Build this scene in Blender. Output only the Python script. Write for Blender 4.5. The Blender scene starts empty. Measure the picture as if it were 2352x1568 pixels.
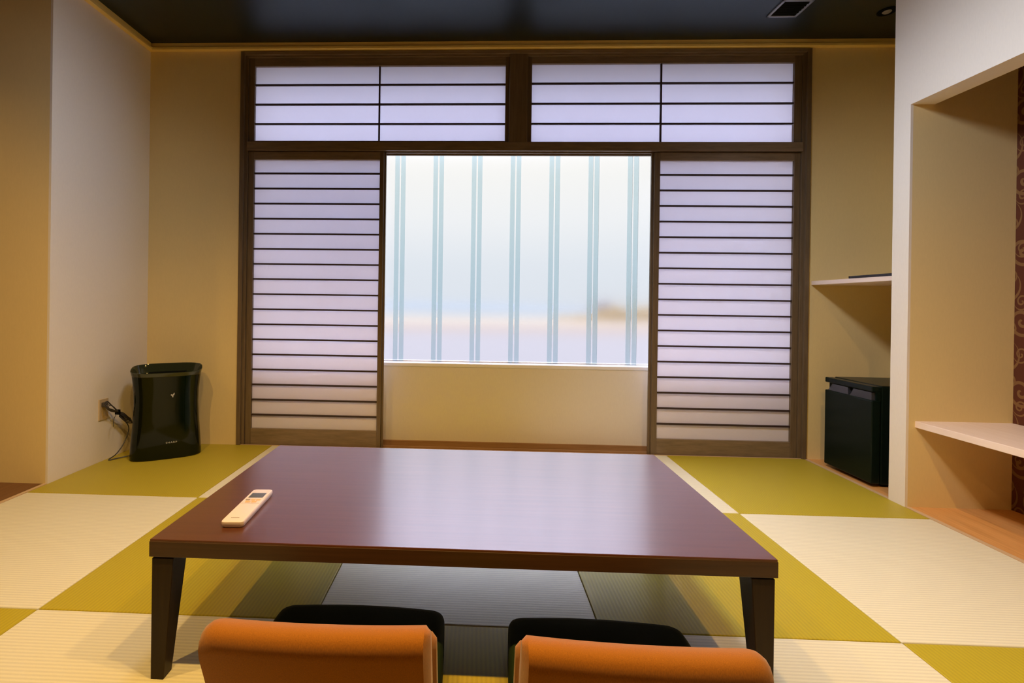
import bpy, bmesh, math, random
from mathutils import Vector, Matrix
random.seed(7)
S = bpy.context.scene
COL = S.collection
PI = math.pi

# ------------------------------------------------------------------ camera
cam_d = bpy.data.cameras.new('camera')
cam = bpy.data.objects.new('camera', cam_d)
COL.objects.link(cam)
cr = Vector((0.99918314, 0.03799681, 0.01375822))
cu = Vector((-0.01381554, 0.00124645, 0.99990378))
cf = Vector((-0.03797601, 0.99927708, -0.00177038))
cam.matrix_world = Matrix(((cr.x, cu.x, -cf.x, 2.1712), (cr.y, cu.y, -cf.y, 0.0), (cr.z, cu.z, -cf.z, 0.9489), (0, 0, 0, 1)))
cam_d.sensor_width = 36.0
cam_d.sensor_fit = 'HORIZONTAL'
cam_d.lens = 16.98494
cam_d.shift_x = 0.053649
cam_d.shift_y = -0.036421
cam_d.clip_start = 0.02
cam_d.clip_end = 5000
S.camera = cam

# ------------------------------------------------------------------ colour management
S.view_settings.view_transform = 'Standard'
S.view_settings.look = 'None'
S.view_settings.gamma = 1.0
S.view_settings.use_curve_mapping = False
S.view_settings.exposure = 0.0
S.cycles.max_bounces = 12
S.cycles.diffuse_bounces = 6
S.cycles.transmission_bounces = 10
S.cycles.transparent_max_bounces = 12
S.cycles.sample_clamp_indirect = 8.0
S.cycles.use_denoising = True

# ------------------------------------------------------------------ world: pale overcast sky
W = bpy.data.worlds.new('sky'); S.world = W; W.use_nodes = True
wn = W.node_tree.nodes; wl = W.node_tree.links
wn.clear()
wo = wn.new('ShaderNodeOutputWorld'); wb = wn.new('ShaderNodeBackground')
tc = wn.new('ShaderNodeTexCoord'); sp = wn.new('ShaderNodeSeparateXYZ'); rp = wn.new('ShaderNodeValToRGB')
wl.new(tc.outputs['Generated'], sp.inputs[0]); wl.new(sp.outputs['Z'], rp.inputs[0])
e = rp.color_ramp.elements
e[0].position = 0.0; e[0].color = (0.75, 0.80, 0.87, 1)
e[1].position = 0.75; e[1].color = (10.5, 10.8, 14.0, 1)   # brighter overhead, as an overcast sky is
x = e.new(0.42); x.color = (2.6, 2.65, 3.5, 1)
x = e.new(0.29); x.color = (0.97, 0.955, 0.91, 1)
x = e.new(0.08); x.color = (0.78, 0.83, 0.89, 1)
x = e.new(0.17); x.color = (0.90, 0.915, 0.93, 1)
wl.new(rp.outputs[0], wb.inputs['Color']); wb.inputs['Strength'].default_value = 1.0
wl.new(wb.outputs[0], wo.inputs[0])

# ------------------------------------------------------------------ lights
def light(name, kind, loc, energy, color, **kw):
    d = bpy.data.lights.new(name, kind); d.energy = energy; d.color = color
    o = bpy.data.objects.new(name, d); COL.objects.link(o); o.location = loc
    for k, v in kw.items():
        if k == 'rot': o.rotation_euler = v
        else: setattr(d, k, v)
    return o
WARM = (1.0, 0.60, 0.18)
COOL = (0.78, 0.82, 1.0)
for lx in (0.80, 1.62, 2.40, 3.15):
    light('downlight', 'SPOT', (lx, 0.74, 2.60), 86, WARM, spot_size=math.radians(138), spot_blend=0.8, shadow_soft_size=0.025)
light('downlight', 'SPOT', (-0.75, 1.2, 2.60), 22, WARM, spot_size=math.radians(140), spot_blend=0.6, shadow_soft_size=0.03)
def aim(a, b):
    return (Vector(b) - Vector(a)).to_track_quat('-Z', 'Y').to_euler()
for a, b, en in (((2.6, 1.7, 2.50), (4.25, 1.85, 0.6), 145), ((1.7, 1.55, 2.50), (0.0, 1.75, 0.8), 62)):  # unseen cool spots added to stand in for window light
    light('added_cool_fill', 'SPOT', a, en, COOL, rot=aim(a, b), spot_size=math.radians(110), spot_blend=1.0, shadow_soft_size=0.15)

# ------------------------------------------------------------------ materials
def mat(name, color, rough=0.6, spec=0.5, metal=0.0, bump=None, coat=0.0, coat_rough=0.1, sheen=0.0):
    m = bpy.data.materials.new(name); m.use_nodes = True
    b = m.node_tree.nodes['Principled BSDF']
    b.inputs['Base Color'].default_value = (*color, 1)
    b.inputs['Roughness'].default_value = rough
    b.inputs['Specular IOR Level'].default_value = spec
    b.inputs['Metallic'].default_value = metal
    b.inputs['Coat Weight'].default_value = coat
    b.inputs['Coat Roughness'].default_value = coat_rough
    b.inputs['Sheen Weight'].default_value = sheen
    return m
def N(m, t): return m.node_tree.nodes.new(t)
def Lk(m, a, b): m.node_tree.links.new(a, b)
def bsdf(m): return m.node_tree.nodes['Principled BSDF']
def mapping(m, scale, rot=(0, 0, 0), src='Object'):
    t = N(m, 'ShaderNodeTexCoord'); mp = N(m, 'ShaderNodeMapping')
    mp.inputs['Scale'].default_value = scale; mp.inputs['Rotation'].default_value = rot
    Lk(m, t.outputs[src], mp.inputs[0]); return mp.outputs[0]
def ramp(m, fac, stops):
    r = N(m, 'ShaderNodeValToRGB'); el = r.color_ramp.elements
    el[0].position, el[0].color = stops[0][0], (*stops[0][1], 1)
    el[1].position, el[1].color = stops[-1][0], (*stops[-1][1], 1)
    for p, c in stops[1:-1]:
        q = el.new(p); q.color = (*c, 1)
    Lk(m, fac, r.inputs[0]); return r.outputs[0]
def add_bump(m, h, strength, dist):
    b = N(m, 'ShaderNodeBump'); b.inputs['Strength'].default_value = strength; b.inputs['Distance'].default_value = dist
    Lk(m, h, b.inputs['Height']); Lk(m, b.outputs[0], bsdf(m).inputs['Normal'])
def noise(m, vec, scale=1.0, detail=3.0, rough=0.5):
    n = N(m, 'ShaderNodeTexNoise'); n.inputs['Scale'].default_value = scale; n.inputs['Detail'].default_value = detail
    n.inputs['Roughness'].default_value = rough; Lk(m, vec, n.inputs['Vector']); return n.outputs['Fac']
def mul(c, k): return tuple(v * k for v in c)

def wall_mat(name, c):
    m = mat(name, c, 0.85, 0.2)
    f = noise(m, mapping(m, (160, 160, 40)), 1.0, 2)
    Lk(m, ramp(m, f, [(0.3, mul(c, 0.985)), (0.7, mul(c, 1.012))]), bsdf(m).inputs['Base Color'])
    add_bump(m, f, 0.06, 0.001); return m
def wood_mat(name, c0, c1, scale, rough=0.4, spec=0.5, coat=0.0, coat_rough=0.2, bump=0.06):
    m = mat(name, c0, rough, spec, coat=coat, coat_rough=coat_rough)
    f = noise(m, mapping(m, scale), 1.0, 5, 0.6)
    Lk(m, ramp(m, f, [(0.3, c0), (0.7, c1)]), bsdf(m).inputs['Base Color'])
    add_bump(m, f, bump, 0.001); return m

M = {}
M['wall'] = wall_mat('lamp_tinted_wallpaper', (0.80, 0.64, 0.30))  # the side walls' paper with warm lamplight put into its colour
M['wallwhite'] = wall_mat('off_white_wallpaper', (0.84, 0.77, 0.63))
M['wall_low'] = wall_mat('low_wall_wallpaper', (0.77, 0.72, 0.62))
M['sillwood'] = wood_mat('brown_threshold_wood', (0.30, 0.17, 0.075), (0.40, 0.235, 0.11), (5, 60, 60), 0.45)
M['wall_dark'] = wall_mat('low_bounce_wallpaper', (0.26, 0.20, 0.13))  # unseen wall behind the viewer, darkened to cut bounce light
M['trim'] = wood_mat('pale_wood_moulding', (0.88, 0.64, 0.17), (0.95, 0.72, 0.22), (6, 6, 90), 0.45)
M['frame'] = wood_mat('dark_stained_frame_wood', (0.16, 0.115, 0.068), (0.24, 0.172, 0.105), (8, 40, 60), 0.38, 0.5)
M['frame_v'] = wood_mat('dark_stained_upright_wood', (0.12, 0.084, 0.045), (0.18, 0.126, 0.070), (90, 60, 5), 0.38, 0.5)
M['lattice'] = mat('dark_lattice_wood', (0.035, 0.018, 0.016), 0.5)
M['ceiling'] = wood_mat('dark_ceiling_board', (0.001, 0.004, 0.003), (0.003, 0.008, 0.006), (140, 1.5, 1), 0.40, 1.0, bump=0.18)
bsdf(M['ceiling']).inputs['Specular Tint'].default_value = (0.78, 0.96, 1.0, 1)
M['table_top'] = wood_mat('dark_red_brown_table_wood', (0.085, 0.024, 0.008), (0.115, 0.034, 0.012), (2.5, 70, 40), 0.33, 0.6, coat=1.0, coat_rough=0.22, bump=0.03)
M['table_leg'] = wood_mat('dark_brown_leg_wood', (0.020, 0.011, 0.004), (0.032, 0.018, 0.006), (80, 80, 4), 0.42, 0.2)
M['table_edge'] = wood_mat('dark_brown_edge_wood', (0.05, 0.026, 0.012), (0.08, 0.042, 0.02), (3, 80, 80), 0.42)
M['counter'] = wood_mat('light_ash_counter', (0.84, 0.67, 0.53), (0.93, 0.77, 0.63), (90, 3, 40), 0.45)
M['floor_left'] = wood_mat('brown_floorboards', (0.13, 0.05, 0.015), (0.20, 0.085, 0.03), (40, 3, 1), 0.4)
M['floor_right'] = wood_mat('orange_brown_floorboards', (0.58, 0.28, 0.08), (0.76, 0.40, 0.13), (60, 3, 1), 0.38)
M['kerb'] = mat('pale_threshold_wood', (0.62, 0.44, 0.24), 0.5)

def tatami(name, c, axis, spec=0.5):
    # woven rush: ribs about 12 mm apart, with fine thread noise along the weave
    m = mat(name, c, 0.46, spec, sheen=0.1)
    vec = mapping(m, (1, 1, 1))
    w = N(m, 'ShaderNodeTexWave'); w.wave_type = 'BANDS'; w.bands_direction = 'Y' if axis == 'x' else 'X'
    w.inputs['Scale'].default_value = 26.0; w.inputs['Distortion'].default_value = 0.0
    Lk(m, vec, w.inputs['Vector'])
    n = noise(m, mapping(m, (60, 420, 1) if axis == 'x' else (420, 60, 1)), 1.0, 2)
    n2 = noise(m, mapping(m, (900, 300, 1) if axis == 'x' else (300, 900, 1)), 1.0, 1)
    a = N(m, 'ShaderNodeMath'); a.operation = 'MULTIPLY'; a.inputs[1].default_value = 0.42; Lk(m, w.outputs['Fac'], a.inputs[0])
    b = N(m, 'ShaderNodeMath'); b.operation = 'MULTIPLY_ADD'; b.inputs[1].default_value = 0.35; Lk(m, n, b.inputs[0]); Lk(m, a.outputs[0], b.inputs[2])
    d = N(m, 'ShaderNodeMath'); d.operation = 'MULTIPLY_ADD'; d.inputs[1].default_value = 0.3; Lk(m, n2, d.inputs[0]); Lk(m, b.outputs[0], d.inputs[2])
    Lk(m, ramp(m, d.outputs[0], [(0.25, mul(c, 0.88)), (0.75, mul(c, 1.06))]), bsdf(m).inputs['Base Color'])
    add_bump(m, d.outputs[0], 0.30, 0.0015)
    return m
M['mat_sheen_pale'] = tatami('rush_weave_pale_sheen', (0.78, 0.74, 0.52), 'x')  # same rush as the olive mats; weave sheen painted into the base colour
M['mat_sheen_olive'] = tatami('rush_weave_olive_sheen', (0.47, 0.375, 0.012), 'y', 0.3)  # same rush turned a quarter, its darker sheen painted as olive

def paper(name, k):
    m = bpy.data.materials.new(name); m.use_nodes = True; nt = m.node_tree; nt.nodes.clear()
    o = nt.nodes.new('ShaderNodeOutputMaterial'); mx = nt.nodes.new('ShaderNodeMixShader')
    d = nt.nodes.new('ShaderNodeBsdfDiffuse'); t = nt.nodes.new('ShaderNodeBsdfTranslucent')
    d.inputs[0].default_value = (0.93, 0.90, 0.92, 1); t.inputs[0].default_value = (0.94, 0.925, 1.0, 1)
    mx.inputs[0].default_value = k
    nt.links.new(d.outputs[0], mx.inputs[1]); nt.links.new(t.outputs[0], mx.inputs[2]); nt.links.new(mx.outputs[0], o.inputs[0])
    return m
M['paper'] = paper('shoji_paper', 0.50)
M['paper_thin'] = paper('thin_transom_paper', 0.74)
def glass(name, color, rough, ior=1.45):
    m = bpy.data.materials.new(name); m.use_nodes = True; b = bsdf(m)
    b.inputs['Base Color'].default_value = (*color, 1); b.inputs['Roughness'].default_value = rough
    b.inputs['Transmission Weight'].default_value = 1.0; b.inputs['IOR'].default_value = ior
    return m
M['pane'] = glass('soft_window_glass', (0.995, 0.998, 1.0), 0.16, 1.30)
M['seam'] = glass('green_glass_edge', (0.64, 0.77, 0.80), 0.22, 1.30)
M['white_metal'] = mat('white_painted_metal', (0.86, 0.86, 0.88), 0.4)
M['niche_fabric'] = None
def arabesque():
    # red brown wallpaper with curling bronze scrolls
    m = mat('scroll_patterned_wallpaper', (0.10, 0.03, 0.015), 0.7, 0.3)
    t = N(m, 'ShaderNodeTexCoord'); s = N(m, 'ShaderNodeSeparateXYZ'); Lk(m, t.outputs['Object'], s.inputs[0])
    def mth(op, a, b=None, c=None):
        n = N(m, 'ShaderNodeMath'); n.operation = op
        for i, v in enumerate((a, b, c)):
            if v is None: continue
            if isinstance(v, (int, float)): n.inputs[i].default_value = v
            else: Lk(m, v, n.inputs[i])
        return n.outputs[0]
    def layer(sc_y, sc_z, oy, oz, k, thick, rmax):
        v = mth('ADD', mth('MULTIPLY', s.outputs['Z'], sc_z), oz)
        row = mth('FLOOR', v)
        shift = mth('MULTIPLY', mth('MODULO', row, 2.0), 0.5)
        u = mth('ADD', mth('ADD', mth('MULTIPLY', s.outputs['Y'], sc_y), oy), shift)
        fu = mth('SUBTRACT', mth('FRACT', u), 0.5); fv = mth('SUBTRACT', mth('FRACT', v), 0.5)
        r = mth('SQRT', mth('ADD', mth('MULTIPLY', fu, fu), mth('MULTIPLY', fv, fv)))
        th = mth('ARCTAN2', fv, fu)
        sg = mth('SINE', mth('ADD', th, mth('MULTIPLY', r, k)))
        on = mth('GREATER_THAN', sg, thick); ins = mth('LESS_THAN', r, rmax)
        return mth('MULTIPLY', on, ins)
    a = layer(7.5, 6.0, 0.2, 0.1, 24.0, 0.45, 0.46)
    b = layer(10.0, 8.0, 0.75, 0.55, -30.0, 0.55, 0.34)
    f = mth('MAXIMUM', a, b)
    r = ramp(m, f, [(0.0, (0.10, 0.027, 0.010)), (1.0, (0.21, 0.105, 0.035))])
    Lk(m, r, bsdf(m).inputs['Base Color'])
    return m
M['niche_fabric'] = arabesque()
def fabric(name, c):
    m = mat(name, c, 0.75, 0.3, sheen=0.35)
    f = noise(m, mapping(m, (900, 900, 160)), 1.0, 2)
    Lk(m, ramp(m, f, [(0.3, mul(c, 0.82)), (0.7, mul(c, 1.15))]), bsdf(m).inputs['Base Color'])
    add_bump(m, f, 0.25, 0.0008); return m
M['orange'] = fabric('orange_brown_fabric', (0.40, 0.145, 0.008))
M['seatcloth'] = fabric('dark_green_brown_fabric', (0.014, 0.026, 0.009))
bsdf(M['seatcloth']).inputs['Sheen Weight'].default_value = 0.0; bsdf(M['seatcloth']).inputs['Specular IOR Level'].default_value = 0.1
M['remote'] = mat('off_white_plastic', (0.85, 0.74, 0.76), 0.35)
M['screen'] = mat('grey_display', (0.10, 0.11, 0.14), 0.15)
M['btn'] = mat('peach_buttons', (0.80, 0.52, 0.28), 0.5)
M['btn_dark'] = mat('grey_print', (0.35, 0.30, 0.27), 0.5)
M['black_gloss'] = mat('black_green_gloss', (0.002, 0.006, 0.002), 0.06, 0.32)
M['black_edge'] = mat('smoky_clear_rim', (0.030, 0.036, 0.016), 0.08, 0.6)
M['grey_print'] = mat('silver_print', (0.50, 0.50, 0.44), 0.4)
M['fridge'] = mat('black_satin_plastic', (0.003, 0.009, 0.006), 0.32, 0.2)
M['fridge_grip'] = mat('dark_grey_gloss_plastic', (0.035, 0.038, 0.048), 0.22, 0.6)
M['black'] = mat('matte_black', (0.002, 0.003, 0.002), 0.7, 0.1)
M['lamp_grey'] = mat('dull_lamp_metal', (0.30, 0.28, 0.22), 0.5)
M['tray'] = mat('black_lacquer', (0.008, 0.004, 0.003), 0.25)
M['plate'] = mat('cream_switch_plastic', (0.60, 0.46, 0.26), 0.4)
M['cord'] = mat('grey_cable', (0.055, 0.050, 0.045), 0.45)
M['vent_frame'] = mat('grey_vent_metal', (0.32, 0.36, 0.42), 0.3, metal=0.3)
M['water'] = mat('pale_calm_water', (0.094, 0.090, 0.082), 0.9, 0.05)
M['beach'] = mat('pale_tan_shore', (0.094, 0.076, 0.058), 0.9, 0.1)
M['field'] = mat('pale_peach_field', (0.130, 0.106, 0.068), 0.9, 0.1)
M['haze_hill'] = mat('hazy_blue_hill', (0.090, 0.105, 0.105), 1.0, 0.0)
M['headland'] = mat('ochre_foliage', (0.098, 0.062, 0.016), 0.9, 0.1)
M['far_tree'] = mat('hazy_grey_foliage', (0.09, 0.085, 0.085), 0.9, 0.1)

# ------------------------------------------------------------------ mesh helpers
def box(bm, x0, x1, y0, y1, z0, z1, bev=0.0, seg=2):
    vs = [bm.verts.new((x, y, z)) for x in (x0, x1) for y in (y0, y1) for z in (z0, z1)]
    F = [(0, 1, 3, 2), (4, 6, 7, 5), (0, 4, 5, 1), (2, 3, 7, 6), (0, 2, 6, 4), (1, 5, 7, 3)]
    fs = [bm.faces.new([vs[i] for i in f]) for f in F]
    if bev > 0:
        es = list({e for f in fs for e in f.edges})
        bmesh.ops.bevel(bm, geom=es, offset=bev, segments=seg, profile=0.5, affect='EDGES')
    return bm
def new(): return bmesh.new()
def B(*a, **k):
    bm = new(); box(bm, *a, **k); return bm
def prism(bm, pts, axis, a, b):
    """extrude a 2-D outline between a and b along axis"""
    def P(p, t):
        return {'x': (t, p[0], p[1]), 'y': (p[0], t, p[1]), 'z': (p[0], p[1], t)}[axis]
    v0 = [bm.verts.new(P(p, a)) for p in pts]; v1 = [bm.verts.new(P(p, b)) for p in pts]
    bm.faces.new(v0); bm.faces.new(v1[::-1])
    n = len(pts)
    for i in range(n): bm.faces.new((v0[i], v0[(i + 1) % n], v1[(i + 1) % n], v1[i]))
def loft(bm, rings, cap0=True, cap1=True):
    R = [[bm.verts.new(p) for p in r] for r in rings]; n = len(R[0])
    for a, b in zip(R, R[1:]):
        for i in range(n): bm.faces.new((a[i], a[(i + 1) % n], b[(i + 1) % n], b[i]))
    if cap0: bm.faces.new(R[0][::-1])
    if cap1: bm.faces.new(R[-1])
    return R
def obj(name, bm, m, parent=None, smooth=False, world=True):
    if parent is not None and world:
        q = parent; off = Vector((0, 0, 0))
        while q is not None: off += q.location; q = q.parent
        bmesh.ops.translate(bm, verts=bm.verts, vec=-off)
    bmesh.ops.recalc_face_normals(bm, faces=bm.faces)
    me = bpy.data.meshes.new(name); bm.to_mesh(me); bm.free()
    me.materials.append(m)
    if smooth:
        for p in me.polygons: p.use_smooth = True
        try: me.set_sharp_from_angle(angle=math.radians(35))
        except Exception: pass
    o = bpy.data.objects.new(name, me); COL.objects.link(o)
    if parent is not None: o.parent = parent
    return o
def tag(o, label=None, cat=None, group=None, kind=None):
    if label: o['label'] = label
    if cat: o['category'] = cat
    if group: o['group'] = group
    if kind: o['kind'] = kind
    return o
def empty(name, loc, label=None, cat=None, group=None, kind=None, rz=0.0):
    o = bpy.data.objects.new(name, None); COL.objects.link(o); o.location = loc; o.rotation_euler = (0, 0, rz)
    o.empty_display_size = 0.1
    return tag(o, label, cat, group, kind)
def struct(name, bm, m, label=None, cat=None, smooth=False):
    return tag(obj(name, bm, m, smooth=smooth), label, cat, kind='structure')
def tube(bm, pts, r, n=8, sub=6):
    """round cable through the points (Catmull-Rom)"""
    P = [Vector(p) for p in pts]; Q = []
    for i in range(len(P) - 1):
        p0 = P[max(i - 1, 0)]; p1 = P[i]; p2 = P[i + 1]; p3 = P[min(i + 2, len(P) - 1)]
        for k in range(sub):
            t = k / sub
            Q.append(0.5 * ((2 * p1) + (p2 - p0) * t + (2 * p0 - 5 * p1 + 4 * p2 - p3) * t * t + (3 * p1 - p0 - 3 * p2 + p3) * t ** 3))
    Q.append(P[-1]); rings = []
    up = Vector((0.13, 0.31, 0.94)).normalized()
    for i, q in enumerate(Q):
        d = (Q[min(i + 1, len(Q) - 1)] - Q[max(i - 1, 0)]).normalized()
        a = d.cross(up)
        if a.length < 1e-3: a = d.cross(Vector((1, 0, 0)))
        a.normalize(); b = d.cross(a)
        rings.append([q + (a * math.cos(2 * PI * k / n) + b * math.sin(2 * PI * k / n)) * r for k in range(n)])
    loft(bm, rings)

# ------------------------------------------------------------------ dimensions (metres)
TS = 0.85                  # tatami size
YB = 3.1226                # back wall
H = 2.631                  # ceiling
XR = 5 * TS                # right edge of the tatami
YL = 2.385                 # end of the left wall
YP0, YP1 = 2.405, 2.4975   # partition between the two niches on the right
WX0, WX1 = 0.613, 4.26     # window opening
WZ1 = 2.579
YFRONT = -2.6

# ------------------------------------------------------------------ floor
bm = B(-1.8, 4.95, YFRONT, YB + 0.5, -0.09, -0.035)
floor = struct('floor', bm, M['kerb'], 'floor of woven mats alternately painted pale and olive for their weave sheen, edged by brown boards', 'floor')
g = 0.0012
for r in range(3):
    for c in range(5):
        y1 = YB - r * TS; y0 = max(y1 - TS, YFRONT + 0.02)
        if y1 < YFRONT: continue
        bm = B(c * TS + g, (c + 1) * TS - g, y0 + g, y1 - g, -0.034, 0.0, bev=0.003)
        olive = (r + c) % 2 == 0
        o = obj('tatami_mat', bm, M['mat_sheen_olive'] if olive else M['mat_sheen_pale'], floor)
        o['label'] = 'woven mat painted olive for its weave sheen' if olive else 'woven mat painted pale for its weave sheen'
obj('floorboards', B(-1.8, -0.022, YFRONT, YL, -0.034, -0.001), M['floor_left'], floor)
obj('floorboards', B(0.0, XR, YFRONT, YB - 3 * TS - 0.002, -0.034, -0.001), M['floor_left'], floor)  # unseen area; dark boards added to cut bounce onto the chair backs
obj('floorboards', B(XR + 0.022, 4.95, YFRONT, YB, -0.034, -0.001), M['floor_right'], floor)
obj('edge_strip', B(-0.021, -0.0005, YFRONT, YL, -0.034, 0.001), M['kerb'], floor)
obj('edge_strip', B(XR + 0.0005, XR + 0.021, YFRONT, YB, -0.034, 0.001), M['kerb'], floor)
obj('edge_strip', B(0.0, XR, YB + 0.0005, YB + 0.006, -0.034, 0.001), M['kerb'], floor)

# ------------------------------------------------------------------ ceiling, walls
struct('ceiling', B(-1.8, 4.95, YFRONT, YB + 0.285, H, H + 0.1), M['ceiling'], 'dark board ceiling with a faint sheen above the window', 'ceiling')
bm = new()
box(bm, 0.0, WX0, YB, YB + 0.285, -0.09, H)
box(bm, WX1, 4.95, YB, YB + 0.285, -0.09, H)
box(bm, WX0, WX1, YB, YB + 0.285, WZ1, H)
struct('wall_back', bm, M['wall'], 'lamp-tinted cream back wall around the wide papered window', 'wall')
struct('wall_left', B(-0.012, 0.0, YL, YB + 0.285, -0.09, H), M['wallwhite'], 'pale left wall beside the air purifier', 'wall')
struct('wall_recess', B(-1.8, -0.012, YL, YL + 0.12, -0.09, H), M['wall'], 'lamp-tinted cream wall face at the far left behind brown floorboards', 'wall')
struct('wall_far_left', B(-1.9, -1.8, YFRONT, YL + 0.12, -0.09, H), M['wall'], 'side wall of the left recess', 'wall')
struct('wall_front', B(-1.9, 5.05, YFRONT - 0.1, YFRONT, -0.09, H), M['wall_dark'], 'wall behind the viewer', 'wall')
bm = new()
box(bm, XR, XR + 0.112, YFRONT, YP1, 1.935, H)        # header above the opening
box(bm, XR, XR + 0.012, YP0, YP1, -0.034, 1.935)  # slim pier
box(bm, XR, XR + 0.112, YFRONT, -0.9, -0.034, 1.935)
struct('wall_right', bm, M['wallwhite'], 'white right wall with slim pier and header over the counter niche', 'wall')
struct('wall_partition', B(XR + 0.012, 4.742, YP0, YP1, -0.034, 1.935), M['wall'], 'lamp-tinted cream partition face between fridge niche and counter niche', 'wall')
struct('wall_partition_top', B(XR + 0.112, 4.742, YP0, YP1, 1.935, H), M['wall'], 'lamp-tinted cream partition face above the header line inside the counter niche', 'wall')
struct('wall_niche', B(4.742, 4.85, YFRONT, YP0 + 0.005, -0.034, H), M['niche_fabric'], 'red brown wall with curling bronze scroll pattern in the right niche', 'wall')
struct('wall_fridge_niche', B(4.80, 4.95, YP0 + 0.005, YB, -0.034, H), M['wall'], 'lamp-tinted cream side of the small niche holding the black fridge', 'wall')

# ceiling mouldings
def moulding(bm, pts_fn):
    pts_fn(bm)
bm = new()
box(bm, -0.0, 4.80, YB - 0.022, YB, 2.600, H, bev=0.002)
box(bm, -0.0, 4.80, YB - 0.032, YB, 2.584, 2.600, bev=0.002)
struct('trim_1', bm, M['trim'], 'pale wooden moulding where the back wall meets the dark ceiling', 'moulding')
bm = new()
box(bm, 0.0, 0.022, YL, YB - 0.03, 2.600, H, bev=0.002)
box(bm, 0.0, 0.032, YL, YB - 0.03, 2.584, 2.600, bev=0.002)
struct('trim_2', bm, M['trim'], 'pale wooden moulding along the top of the left wall', 'moulding')

# ------------------------------------------------------------------ window: frame, low wall, glass
win = empty('window_1', (0.5 * (WX0 + WX1), YB, 0.0), 'wide dark wooden window surround with lintel and centre post', 'window', kind='structure')
YF = YB - 0.006
def step_post(x0, x1, outer_left):
    bm = new()
    if outer_left:
        box(bm, x0, x0 + 0.026, YF - 0.006, YB + 0.11, 0, WZ1, bev=0.0015)
        box(bm, x0 + 0.026, x1, YF + 0.010, YB + 0.11, 0, WZ1 - 0.02, bev=0.001)
    else:
        box(bm, x1 - 0.026, x1, YF - 0.006, YB + 0.11, 0, WZ1, bev=0.0015)
        box(bm, x0, x1 - 0.026, YF + 0.010, YB + 0.11, 0, WZ1 - 0.02, bev=0.001)
    return bm
obj('jamb', step_post(WX0, WX0 + 0.045, True), M['frame_v'], win)
obj('jamb', step_post(WX1 - 0.045, WX1, False), M['frame_v'], win)
bm = new()
box(bm, WX0 + 0.026, WX1 - 0.026, YF - 0.006, YB + 0.11, 2.557, WZ1, bev=0.0015)
box(bm, WX0 + 0.045, WX1 - 0.045, YF + 0.006, YB + 0.11, 2.545, 2.557, bev=0.001)
obj('head', bm, M['frame'], win)
bm = new()
box(bm, WX0 + 0.045, WX1 - 0.045, YF, YB + 0.11, 1.958, 1.992, bev=0.0015)
box(bm, WX0 + 0.045, WX1 - 0.045, YF, YF + 0.012, 1.934, 1.958)
box(bm, WX0 + 0.045, WX1 - 0.045, YF + 0.050, YF + 0.060, 1.934, 1.958)
box(bm, WX0 + 0.045, WX1 - 0.045, YF + 0.100, YB + 0.11, 1.934, 1.958)
obj('lintel', bm, M['frame'], win)
obj('centre_post', B(2.372, 2.488, YF, YB + 0.09, 1.992, 2.557, bev=0.0015), M['frame_v'], win)
bm = new()
box(bm, WX0 + 0.045, WX1 - 0.045, YB + 0.006, YB + 0.16, -0.06, -0.022)
box(bm, WX0 + 0.045, WX1 - 0.045, YB + 0.006, YB + 0.014, -0.022, -0.003)
box(bm, WX0 + 0.045, WX1 - 0.045, YB + 0.052, YB + 0.056, -0.022, -0.012)
box(bm, WX0 + 0.045, WX1 - 0.045, YB + 0.088, YB + 0.104, -0.022, -0.012)
obj('threshold', bm, M['sillwood'], win)

YW = YB + 0.16   # face of the low wall
struct('wall_window', B(WX0 - 0.0, WX1, YW, YW + 0.125, -0.06, 0.516), M['wall_low'], 'low cream wall below the glass between the two sliding screens', 'wall')
struct('baseboard_window', B(WX0 + 0.01, WX1 - 0.01, YW - 0.010, YW, -0.022, 0.012, bev=0.0015), M['sillwood'], 'thin brown skirting at the foot of the low window wall', 'skirting')
glz = empty('window_2', (0.5 * (WX0 + WX1), YW + 0.06, 0.516), 'tall upright glass strips with green edges looking over pale water', 'window', kind='structure')
obj('window_sill', B(WX0, WX1, YW - 0.006, YW + 0.14, 0.516, 0.539, bev=0.003), M['white_metal'], glz)
YG = 3.362
obj('bottom_rail', B(WX0, WX1, YG + 0.004, YG + 0.03, 0.539, 0.547), M['white_metal'], glz)
obj('top_rail', B(WX0, WX1, YG - 0.03, YG + 0.04, 2.550, WZ1), M['white_metal'], glz)
PIT = 0.2680; X0 = 1.6350
ks = [k for k in range(-4, 11)]
edges = [WX0] + [X0 + PIT * k for k in ks if WX0 + 0.04 < X0 + PIT * k < WX1 - 0.04] + [WX1]
for a, b in zip(edges, edges[1:]):
    obj('glass_pane', B(a + 0.002, b - 0.002, YG + 0.012, YG + 0.018, 0.543, 2.552), M['pane'], glz)
for a in edges[1:-1]:
    bm = new()
    box(bm, a - 0.0365, a - 0.005, YG - 0.004, YG + 0.006, 0.543, 2.552, bev=0.002, seg=2)
    box(bm, a + 0.005, a + 0.0365, YG - 0.004, YG + 0.006, 0.543, 2.552, bev=0.002, seg=2)
    obj('glass_seam', bm, M['seam'], glz)

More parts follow.
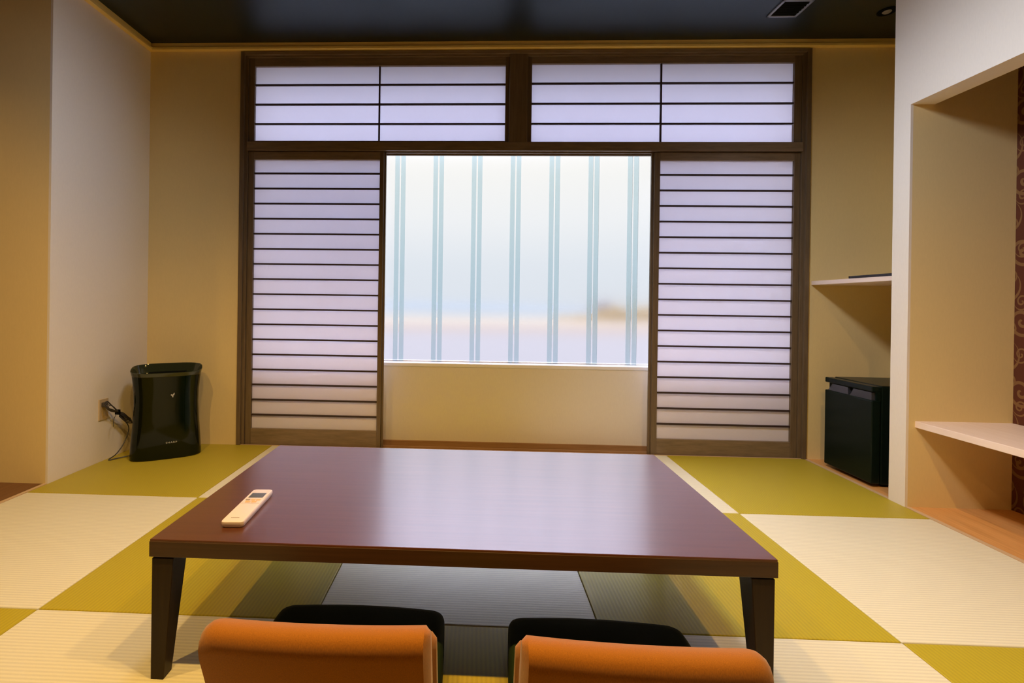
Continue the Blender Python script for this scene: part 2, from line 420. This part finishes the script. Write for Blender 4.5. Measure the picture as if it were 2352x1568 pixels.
# ------------------------------------------------------------------ paper screens
def screen(name, x0, x1, z0, z1, gx0, gx1, gz0, gz1, y0, y1, hs, vs, label, cat, group, edge=None, trim_in=0.004):
    t = empty(name, (0.5 * (x0 + x1), 0.5 * (y0 + y1), z0), label, cat, group)
    bm = new()
    obj('stile', B(x0, gx0, y0, y1, z0, z1, bev=0.0015), M['frame_v'], t)
    obj('stile', B(gx1, x1, y0, y1, z0, z1, bev=0.0015), M['frame_v'], t)
    obj('rail', B(gx0, gx1, y0 + 0.001, y1 - 0.001, gz1, z1, bev=0.0015), M['frame'], t)
    obj('rail', B(gx0, gx1, y0 + 0.001, y1 - 0.001, z0, gz0, bev=0.0015), M['frame'], t)
    yp = y0 + 0.62 * (y1 - y0)
    obj('paper', B(gx0 - 0.001, gx1 + 0.001, yp, yp + 0.0012, gz0 - 0.001, gz1 + 0.001), M['paper_thin'] if name == 'transom_screen' else M['paper'], t)
    bm = new(); w = 0.0052
    for z in hs: box(bm, gx0 - 0.001, gx1 + 0.001, yp - 0.013, yp - 0.0003, z - w, z + w)
    for xx in vs: box(bm, xx - w, xx + w, yp - 0.0125, yp - 0.0006, gz0, gz1)
    obj('lattice', bm, M['lattice'], t)
    if edge:
        obj('edge_lip', B(edge[0], edge[1], y1 - 0.012, y1 + 0.004, z0, z1), M['frame_v'], t)
    return t
YS = YB + 0.012
G1 = 'two low wide paper transoms above the lintel'
screen('transom_screen', WX0 + 0.046, 2.371, 1.993, 2.544, 0.698, 2.347, 2.003, 2.493, YS, YS + 0.03, (2.372, 2.244, 2.116), (1.525,),
       'left wide paper transom with black bars above the lintel, left of centre post', 'transom', G1)
screen('transom_screen', 2.489, WX1 - 0.046, 1.993, 2.544, 2.516, 4.168, 1.999, 2.501, YS, YS + 0.03, (2.376, 2.246, 2.117), (3.341,),
       'right wide paper transom with black bars above the lintel, right of centre post', 'transom', G1)
G2 = 'two tall sliding paper screens'
sl = [1.791 - 0.0998 * i for i in range(17)]
screen('shoji_screen', WX0 + 0.046, 1.560, -0.011, 1.933, 0.697, 1.534, 0.104, 1.881, YS + 0.004, YS + 0.034, sl, (),
       'tall sliding paper screen with dark slats left of the clear window opening', 'sliding screen', G2, edge=(1.561, 1.573))
screen('shoji_screen', 3.306, WX1 - 0.046, -0.011, 1.933, 3.341, 4.177, 0.098, 1.882, YS + 0.004, YS + 0.034, [z for z in sl], (),
       'tall sliding paper screen with dark slats right of the clear window opening', 'sliding screen', G2, edge=(3.292, 3.305))

# ------------------------------------------------------------------ low table
TX0, TX1, TY0, TY1, TH = 1.3677, 2.8974, 1.1717, 1.9723, 0.3514
tb = empty('low_table', (0.5 * (TX0 + TX1), 0.5 * (TY0 + TY1), 0), 'low dark red-brown wooden table with tapered legs, in front of the window', 'table')
bm = B(TX0 + 0.001, TX1 - 0.001, TY0 + 0.001, TY1 - 0.001, TH - 0.006, TH, bev=0.0015)
obj('table_top', bm, M['table_top'], tb)
obj('table_edge', B(TX0, TX1, TY0, TY1, TH - 0.0435, TH - 0.005, bev=0.0012), M['table_edge'], tb)
obj('under_frame', B(TX0 + 0.08, TX1 - 0.08, TY0 + 0.08, TY1 - 0.08, TH - 0.058, TH - 0.0437), M['black'], tb)
def leg(sx, sy):
    ox = TX0 + 0.005 if sx < 0 else TX1 - 0.005
    oy = TY0 + 0.004 if sy < 0 else TY1 - 0.004
    bm = new(); r = []
    for z, w, d in ((TH - 0.048, 0.0545, 0.062), (0.0, 0.033, 0.034)):
        xi = ox - sx * w; yi = oy - sy * d
        r.append([Vector((ox, oy, z)), Vector((xi, oy, z)), Vector((xi, yi, z)), Vector((ox, yi, z))])
    loft(bm, r)
    bmesh.ops.bevel(bm, geom=list(bm.edges), offset=0.0015, segments=2, profile=0.5, affect='EDGES')
    box(bm, *(sorted((ox - sx * 0.003, ox - sx * 0.05))), *(sorted((oy - sy * 0.003, oy - sy * 0.055))), TH - 0.05, TH - 0.043)
    return bm
for sx in (-1, 1):
    for sy in (-1, 1): obj('leg', leg(sx, sy), M['table_leg'], tb)

# ------------------------------------------------------------------ remote control
rc = empty('remote_control', (1.534, 1.353, TH), 'off-white remote control with grey display lying on the dark table', 'remote control', rz=math.radians(3.2))
def rrect(w, d, r, n=5, cx=0, cy=0):
    P = []
    for qx, qy, a0 in ((1, 1, 0), (-1, 1, 90), (-1, -1, 180), (1, -1, 270)):
        for i in range(n + 1):
            a = math.radians(a0 + 90 * i / n)
            P.append((cx + qx * (w / 2 - r) + r * math.cos(a), cy + qy * (d / 2 - r) + r * math.sin(a)))
    return P
bm = new(); rings = []
for z, s in ((0.0, 0.88), (0.003, 0.95), (0.010, 1.0), (0.0155, 0.985), (0.0175, 0.93)):
    rings.append([Vector((p[0], p[1], z)) for p in rrect(0.060 * s, 0.222 - 0.060 * (1 - s) * 1.6, 0.010)])
loft(bm, rings)
body = obj('remote_body', bm, M['remote'], rc, smooth=True, world=False)
obj('display', B(-0.021, 0.021, 0.045, 0.080, 0.0175, 0.0180, bev=0.0002), M['screen'], rc, world=False)
for i in range(3):
    obj('button', B(-0.021 + i * 0.015, -0.009 + i * 0.015, 0.026, 0.034, 0.0174, 0.0187, bev=0.0005), M['btn'] if i else M['btn_dark'], rc, world=False)
for i in range(2):
    obj('button', B(-0.017 + i * 0.018, -0.003 + i * 0.018, 0.012, 0.021, 0.0174, 0.0187, bev=0.0005), M['btn'], rc, world=False)
obj('flap_seam', B(-0.027, 0.027, 0.0055, 0.0065, 0.0174, 0.0178), M['btn_dark'], rc, world=False)
obj('printed_mark', B(-0.012, 0.010, -0.088, -0.085, 0.0174, 0.0178), M['btn_dark'], rc, world=False)

# ------------------------------------------------------------------ floor chairs
def sgn(v): return -1 if v < 0 else 1
def make_chair(loc, label, mir, rz):
    t = empty('floor_chair', loc, label, 'floor chair', 'legless floor chairs at the near side of the table', rz=math.radians(rz))
    # seat cushion: local origin at the middle of the seat's rear edge, y points to the table
    bm = new(); rings = []
    HW0, HW1, D = 0.232, 0.2205, 0.44
    def outline(k):
        P = []
        n = 14
        fx = HW1 - 0.0 * k
        HL = HW1 + (0.018 if mir > 0 else 0.0); HR = HW1 + (0.018 if mir < 0 else 0.0)
        P += [(-HL - 0.01 + k, 0.0 + k), (HR + 0.01 - k, 0.0 + k)]
        P.append((HR + 0.002 - k, D - 0.06))
        for i in range(5):
            a = math.radians(90 * i / 4); P.append((HR - 0.03 - k + 0.03 * math.cos(a), D - 0.033 - k + 0.03 * math.sin(a)))
        for i in range(1, 6):
            u = i / 6; P.append((HR - 0.03 + (0.06 - HL - HR) * u, D - k - 0.003 + 0.010 * math.sin(PI * u)))
        for i in range(5):
            a = math.radians(90 + 90 * i / 4); P.append((-HL + 0.03 + k + 0.03 * math.cos(a), D - 0.033 - k + 0.03 * math.sin(a)))
        P.append((-HL - 0.002 + k, D - 0.06))
        return P
    for z, k in ((0.0, 0.006), (0.006, 0.0), (0.078, 0.0), (0.090, 0.004), (0.098, 0.013), (0.101, 0.026)):
        rings.append([Vector((p[0], p[1], z)) for p in outline(k)])
    loft(bm, rings)
    obj('seat', bm, M['seatcloth'], t, smooth=True, world=False)
    # backrest: padded slab reclined away from the table, its roll-top rounded
    def slab(hw, y_base, tilt, z0, z1, th, rt, r_out, r_in):
        # profile through the thickness, lofted along the width with rounded upper corners
        bm = new(); rings = []
        nx = 26
        for i in range(nx + 1):
            u = -1 + 2 * i / nx
            u = math.copysign(abs(u) ** 0.6, u)
            xx = u * hw
            d_edge = hw - abs(xx)
            r = r_out if (xx * mir) < 0 else r_in
            drop = 0.0
            if d_edge < r: drop = r - math.sqrt(max(r * r - (r - d_edge) ** 2, 0))
            e = min(d_edge / 0.010, 1.0); sh = 1 - 0.45 * (1 - math.sqrt(max(0, 1 - (1 - e) ** 2)))
            ring = []
            top = z1 - drop
            T = th * 0.5 * sh
            prof = [(-T, z0), (-T, z0 + 0.3 * (top - z0)), (-T, top - rt * 1.0)]
            for k in range(1, 8):
                a = PI - PI * k / 8
                prof.append((T * math.cos(a), top - rt + rt * math.sin(a)))
            prof += [(T, top - rt), (T, z0 + 0.3 * (top - z0)), (T, z0)]
            for py, pz in prof:
                yy = y_base + py - (pz - z0) * math.tan(tilt) + 0.010 * (u * u)
                ring.append(Vector((xx, yy, pz)))
            rings.append(ring)
        loft(bm, rings); return bm
    obj('backrest', slab(0.2180, 0.084, math.radians(20), 0.03, 0.346, 0.078, 0.046, 0.042, 0.007), M['orange'], t, smooth=True, world=False)
    bk = obj('back_cushion', slab(0.2225, 0.128, math.radians(19), 0.10, 0.268, 0.046, 0.020, 0.020, 0.012), M['orange'], t, smooth=True, world=False)
    return t
make_chair((1.878, 0.911, 0.0), 'orange-brown padded legless floor chair, the left one of the two', 1, 0.0)
make_chair((2.482, 0.889, 0.0), 'orange-brown padded legless floor chair, the right one of the two', -1, -1.4)

# ------------------------------------------------------------------ air purifier
ap = empty('air_purifier', (0.292, 2.89, 0.0), 'glossy black waisted air purifier standing on the mat in the left corner', 'air purifier', rz=math.radians(30))
def sup(w, d, z, p=0.58, n=56, lift=0.0):
    R = []
    for i in range(n):
        a = 2 * PI * i / n; ca, sa = math.cos(a), math.sin(a)
        xx = w * sgn(ca) * abs(ca) ** p; yy = d * sgn(sa) * abs(sa) ** p
        R.append(Vector((xx, yy, z + lift * yy)))
    return R
PH = 0.528
prof = [(0.0, 0.182, 0.108), (0.006, 0.188, 0.113), (0.03, 0.188, 0.113), (0.12, 0.182, 0.108), (0.22, 0.174, 0.102), (0.32, 0.170, 0.099), (0.40, 0.172, 0.100), (0.46, 0.178, 0.103), (0.490, 0.1815, 0.105)]
bm = new()
loft(bm, [sup(w, d, z) for z, w, d in prof])
obj('purifier_body', bm, M['black_gloss'], ap, smooth=True, world=False)
# flared smoky rim with a hollow inside
bm = new()
RP = [(0.4905, 0.1815, 0.105), (0.507, 0.184, 0.107), (0.520, 0.187, 0.1085), (PH, 0.189, 0.110), (PH + 0.002, 0.187, 0.108), (PH - 0.002, 0.1845, 0.1065), (0.505, 0.178, 0.101), (0.492, 0.170, 0.094)]
loft(bm, [sup(w, d, z, lift=0.16 if z > 0.495 else 0.0) for z, w, d in RP], cap0=False, cap1=False)
obj('rim', bm, M['black_edge'], ap, smooth=True, world=False)
bm = new(); loft(bm, [sup(0.170, 0.094, 0.4915), sup(0.165, 0.088, 0.4935)]); obj('top_panel', bm, M['black_gloss'], ap, smooth=True, world=False)
bm = new()
for k in range(9): box(bm, -0.10, 0.10, 0.020 + k * 0.007, 0.023 + k * 0.007, 0.4935, 0.499)
obj('outlet_grille', bm, M['black'], ap, world=False)
def text_mesh(body, size, spacing=1.0):
    cu_ = bpy.data.curves.new('t', 'FONT'); cu_.body = body; cu_.size = size; cu_.extrude = 0.0004; cu_.align_x = 'CENTER'; cu_.align_y = 'CENTER'; cu_.space_character = spacing
    to = bpy.data.objects.new('t', cu_); COL.objects.link(to)
    bpy.context.view_layer.update()
    me = bpy.data.meshes.new_from_object(to.evaluated_get(bpy.context.evaluated_depsgraph_get()))
    bpy.data.objects.remove(to); bpy.data.curves.remove(cu_)
    bm = bmesh.new(); bm.from_mesh(me); bpy.data.meshes.remove(me)
    bmesh.ops.rotate(bm, verts=bm.verts, cent=(0, 0, 0), matrix=Matrix.Rotation(PI / 2, 3, 'X'))
    return bm
bm = text_mesh('SHARP', 0.0145, 1.15)
for v in bm.verts: v.co.x *= 1.25
bmesh.ops.translate(bm, verts=bm.verts, vec=(0.03, -0.1105, 0.098))
obj('printed_logo', bm, M['grey_print'], ap, world=False)
bm = new()
for dx, dz, r in ((0, 0, .0045), (.0055, .006, .0045), (-.0055, .004, .004), (.001, -.007, .0035), (.008, .013, .003)):
    ring = [Vector((0.033 + dx + r * math.cos(a * PI / 6), 0, 0.375 + dz + r * math.sin(a * PI / 6))) for a in range(12)]
    loft(bm, [[Vector((p.x, -0.1000, p.z)) for p in ring], [Vector((p.x, -0.1030, p.z)) for p in ring]])
obj('emblem', bm, M['grey_print'], ap, world=False)
# power cord: plug at the wall, folded bundle, tie, run along the floor
iv = (Matrix.Translation(ap.location) @ Matrix.Rotation(math.radians(30), 4, 'Z')).inverted()
def apw(bm):
    bmesh.ops.transform(bm, matrix=iv, verts=bm.verts); return bm
bm = new()
for k in range(4):
    s = 0.006 * k
    tube(bm, [(0.060 + s * .6, 2.785, 0.280 - s * .3), (0.050 + s * .6, 2.752, 0.322 - s * .4), (0.046 + s, 2.722, 0.352 - s * 1.2), (0.042 + s, 2.703, 0.338 - s), (0.050 + s * .6, 2.735, 0.296 + s * .5), (0.060 + s * .4, 2.785, 0.276 + s * .2)], 0.0028)
for k in range(4):
    s = 0.008 * k
    tube(bm, [(0.060, 2.786, 0.280 - 0.3 * s), (0.062 + 0.3 * s, 2.83, 0.262 - s), (0.060 + s * .5, 2.875, 0.226 - s), (0.056 + s * .5, 2.90, 0.212 - s * 1.1), (0.060, 2.86, 0.222 - s), (0.060, 2.80, 0.262 - s * .6)], 0.0026)
tube(bm, [(0.060, 2.80, 0.250), (0.065, 2.85, 0.20), (0.060, 2.88, 0.15), (0.055, 2.85, 0.08), (0.045, 2.80, 0.025), (0.040, 2.745, 0.006), (0.075, 2.79, 0.006), (0.13, 2.84, 0.010), (0.175, 2.87, 0.018)], 0.0032)
tube(bm, [(0.060, 2.79, 0.276), (0.062, 2.755, 0.245), (0.064, 2.748, 0.20)], 0.0018)
tube(bm, [(0.026, 2.735, 0.33), (0.04, 2.72, 0.335), (0.05, 2.715, 0.325), (0.055, 2.74, 0.30)], 0.003)
obj('power_cord', apw(bm), M['cord'], ap, smooth=True, world=False)
obj('cord_tie', apw(B(0.048, 0.074, 2.777, 2.793, 0.262, 0.292, bev=0.003)), M['black'], ap, world=False)
obj('plug', apw(B(0.0085, 0.030, 2.724, 2.748, 0.318, 0.344, bev=0.003)), M['cord'], ap, world=False)
wo_ = empty('wall_outlet', (0.0, 2.745, 0.30), 'cream power outlet on the left wall beside the black air purifier', 'outlet')
obj('cover_plate', B(0.0, 0.007, 2.712, 2.782, 0.240, 0.362, bev=0.002), M['plate'], wo_)
obj('socket_insert', B(0.007, 0.0085, 2.735, 2.759, 0.262, 0.348, bev=0.0005), M['plate'], wo_)

# ------------------------------------------------------------------ mini fridge
FX, FY0, FY1, FH = 4.287, 2.652, 3.000, 0.536
fr = empty('mini_fridge', (4.52, 0.5 * (FY0 + FY1), 0), 'small black fridge with grip recess on the boards of the right niche', 'fridge')
obj('fridge_body', B(FX + 0.052, 4.72, FY0 + 0.004, FY1 - 0.004, 0.012, FH + 0.003, bev=0.006), M['fridge'], fr)
dr = None
bm = new()
box(bm, FX, FX + 0.046, FY0, FY1, 0.018, 0.462, bev=0.006, seg=3)
box(bm, FX, FX + 0.046, FY0, FY1, 0.507, FH, bev=0.005, seg=3)
box(bm, FX + 0.026, FX + 0.046, FY0 + 0.002, FY1 - 0.002, 0.455, 0.515)
dr = obj('door', bm, M['fridge'], fr)
ym = 0.5 * (FY0 + FY1) - 0.005
def grip(ya, yb, slant):
    bm = new()
    prism(bm, [(ya, 0.455), (yb, 0.455), (yb - slant[1], 0.503), (ya + slant[0], 0.503)], 'x', FX + 0.006, FX + 0.026)
    return bm
obj('grip_panel', grip(FY0 + 0.012, ym - 0.004, (0.0, 0.030)), M['fridge_grip'], dr)
obj('grip_panel', grip(ym + 0.004, FY1 - 0.012, (0.004, 0.045)), M['fridge_grip'], dr)
for yy in (FY0 + 0.03, FY1 - 0.03):
    for xx in (FX + 0.09, 4.68):
        obj('foot', B(xx - 0.012, xx + 0.012, yy - 0.012, yy + 0.012, -0.001, 0.014), M['black'], fr)

# ------------------------------------------------------------------ shelf and tray in the fridge niche, counter in the near niche
sh = obj('wall_shelf', B(4.280, 4.799, YP1 + 0.001, YB - 0.001, 1.094, 1.119, bev=0.002), M['counter'])
tag(sh, 'pale wooden shelf high in the niche above the black fridge', 'shelf')
bm = new()
box(bm, 4.292, 4.70, 2.53, 2.835, 1.119, 1.127, bev=0.002)
for a in ((4.292, 4.70, 2.53, 2.538), (4.292, 4.70, 2.827, 2.835), (4.292, 4.300, 2.53, 2.835), (4.692, 4.70, 2.53, 2.835)):
    box(bm, a[0], a[1], a[2], a[3], 1.125, 1.134, bev=0.0015)
tag(obj('tray', bm, M['tray']), 'thin black tray lying on the pale shelf above the fridge', 'tray')
ct = obj('wall_counter', B(4.292, 4.741, -0.9, YP0 + 0.004, 0.382, 0.413, bev=0.002), M['counter'])
tag(ct, 'pale wooden counter crossing the right niche in front of the scroll-patterned wall', 'counter')

# ------------------------------------------------------------------ ceiling fittings
vt = empty('ceiling_vent', (3.912, 2.785, H), 'square grey metal air vent in the dark ceiling near the right', 'vent')
vx0, vx1, vy0, vy1 = 3.829, 3.995, 2.700, 2.862
bm = new()
for a in ((vx0, vx1, vy0, vy0 + 0.014), (vx0, vx1, vy1 - 0.014, vy1), (vx0, vx0 + 0.014, vy0, vy1), (vx1 - 0.014, vx1, vy0, vy1)):
    box(bm, *a, H - 0.008, H + 0.0, bev=0.002)
obj('vent_frame', bm, M['vent_frame'], vt)
obj('vent_backing', B(vx0 + 0.012, vx1 - 0.012, vy0 + 0.012, vy1 - 0.012, H - 0.0015, H - 0.0003), M['black'], vt)
bm = new()
for k in range(6):
    y = vy0 + 0.024 + k * 0.0215
    prism(bm, [(y, H - 0.002), (y + 0.003, H - 0.002), (y + 0.011, H - 0.007), (y + 0.008, H - 0.007)], 'x', vx0 + 0.014, vx1 - 0.014)
obj('slat', bm, M['black'], vt)
sk = empty('ceiling_spotlight', (4.47, 2.82, H), 'small dark spotlight with bright rim on the ceiling by the white pier', 'ceiling light')
def disc(bm, cx, cy, r0, r1, z0, z1, n=28):
    loft(bm, [[Vector((cx + r0 * math.cos(2 * PI * i / n), cy + r0 * math.sin(2 * PI * i / n), z0)) for i in range(n)],
              [Vector((cx + r1 * math.cos(2 * PI * i / n), cy + r1 * math.sin(2 * PI * i / n), z1)) for i in range(n)]])
bm = new(); disc(bm, 4.47, 2.82, 0.045, 0.045, H, H - 0.004); obj('rim', bm, M['black'], sk)
bm = new(); disc(bm, 4.47, 2.82, 0.022, 0.016, H - 0.004, H - 0.010); obj('lamp_head', bm, M['lamp_grey'], sk)

# ------------------------------------------------------------------ outside
GZ = -11.05
struct('ground_water', B(-500, 500, 6, 196, GZ - 0.5, GZ), M['water'], 'pale calm water beyond the glass', 'water')
struct('ground_shore', B(-600, 600, 196, 268, GZ - 0.5, GZ + 0.05), M['beach'], 'pinkish tan shore band beyond the water', 'shore')
struct('ground_field', B(-800, 800, 268, 398, GZ - 0.5, GZ + 0.1), M['field'], 'pale peach strip of land beyond the shore', 'land')
def ridge(x0, x1, y, depth, hf, n, m, name, label, cat, kind=None):
    bm = new(); rings = []
    for i in range(n + 1):
        xx = x0 + (x1 - x0) * i / n; h = hf(i / n)
        rings.append([Vector((xx, y + depth * math.cos(PI * k / 6), GZ - 0.3 + (h + 0.3) * math.sin(PI * k / 6))) for k in range(7)])
    loft(bm, rings)
    return tag(obj(name, bm, m, smooth=True), label, cat, kind=kind)
ridge(-1500, 1700, 900, 100, lambda u: 14 + 3 * math.sin(9 * u) + 2 * math.sin(31 * u), 60, M['haze_hill'], 'distant_hills', 'hazy pale blue hills along the horizon outside the glass', 'hills', 'structure')
def hl(u):
    return 1.0 + 9.5 * min(1, u * 2.6) ** 1.3 + 1.2 * math.sin(23 * u) + 0.8 * math.sin(51 * u) if u < 0.97 else 3
ridge(66, 190, 392, 12, hl, 60, M['headland'], 'wooded_headland', 'ochre wooded headland at the right of the view outside', 'headland')
def blob(cx, cy, cz, rx, rz, m, name, label):
    bm = new(); rings = []
    for i in range(1, 12):
        t = PI * i / 12
        rings.append([Vector((cx + rx * math.sin(t) * math.cos(2 * PI * k / 16) * (1 + 0.1 * math.sin(3 * k + i)), cy + rx * math.sin(t) * math.sin(2 * PI * k / 16), cz - rz * math.cos(t))) for k in range(16)])
    loft(bm, rings)
    o = obj(name, bm, m, smooth=True); return o
tag(blob(113, 425, GZ + 9.0, 8.5, 8.0, M['far_tree'], 'distant_tree', ''), 'greyish rounded tree rising above the ochre headland outside', 'tree')
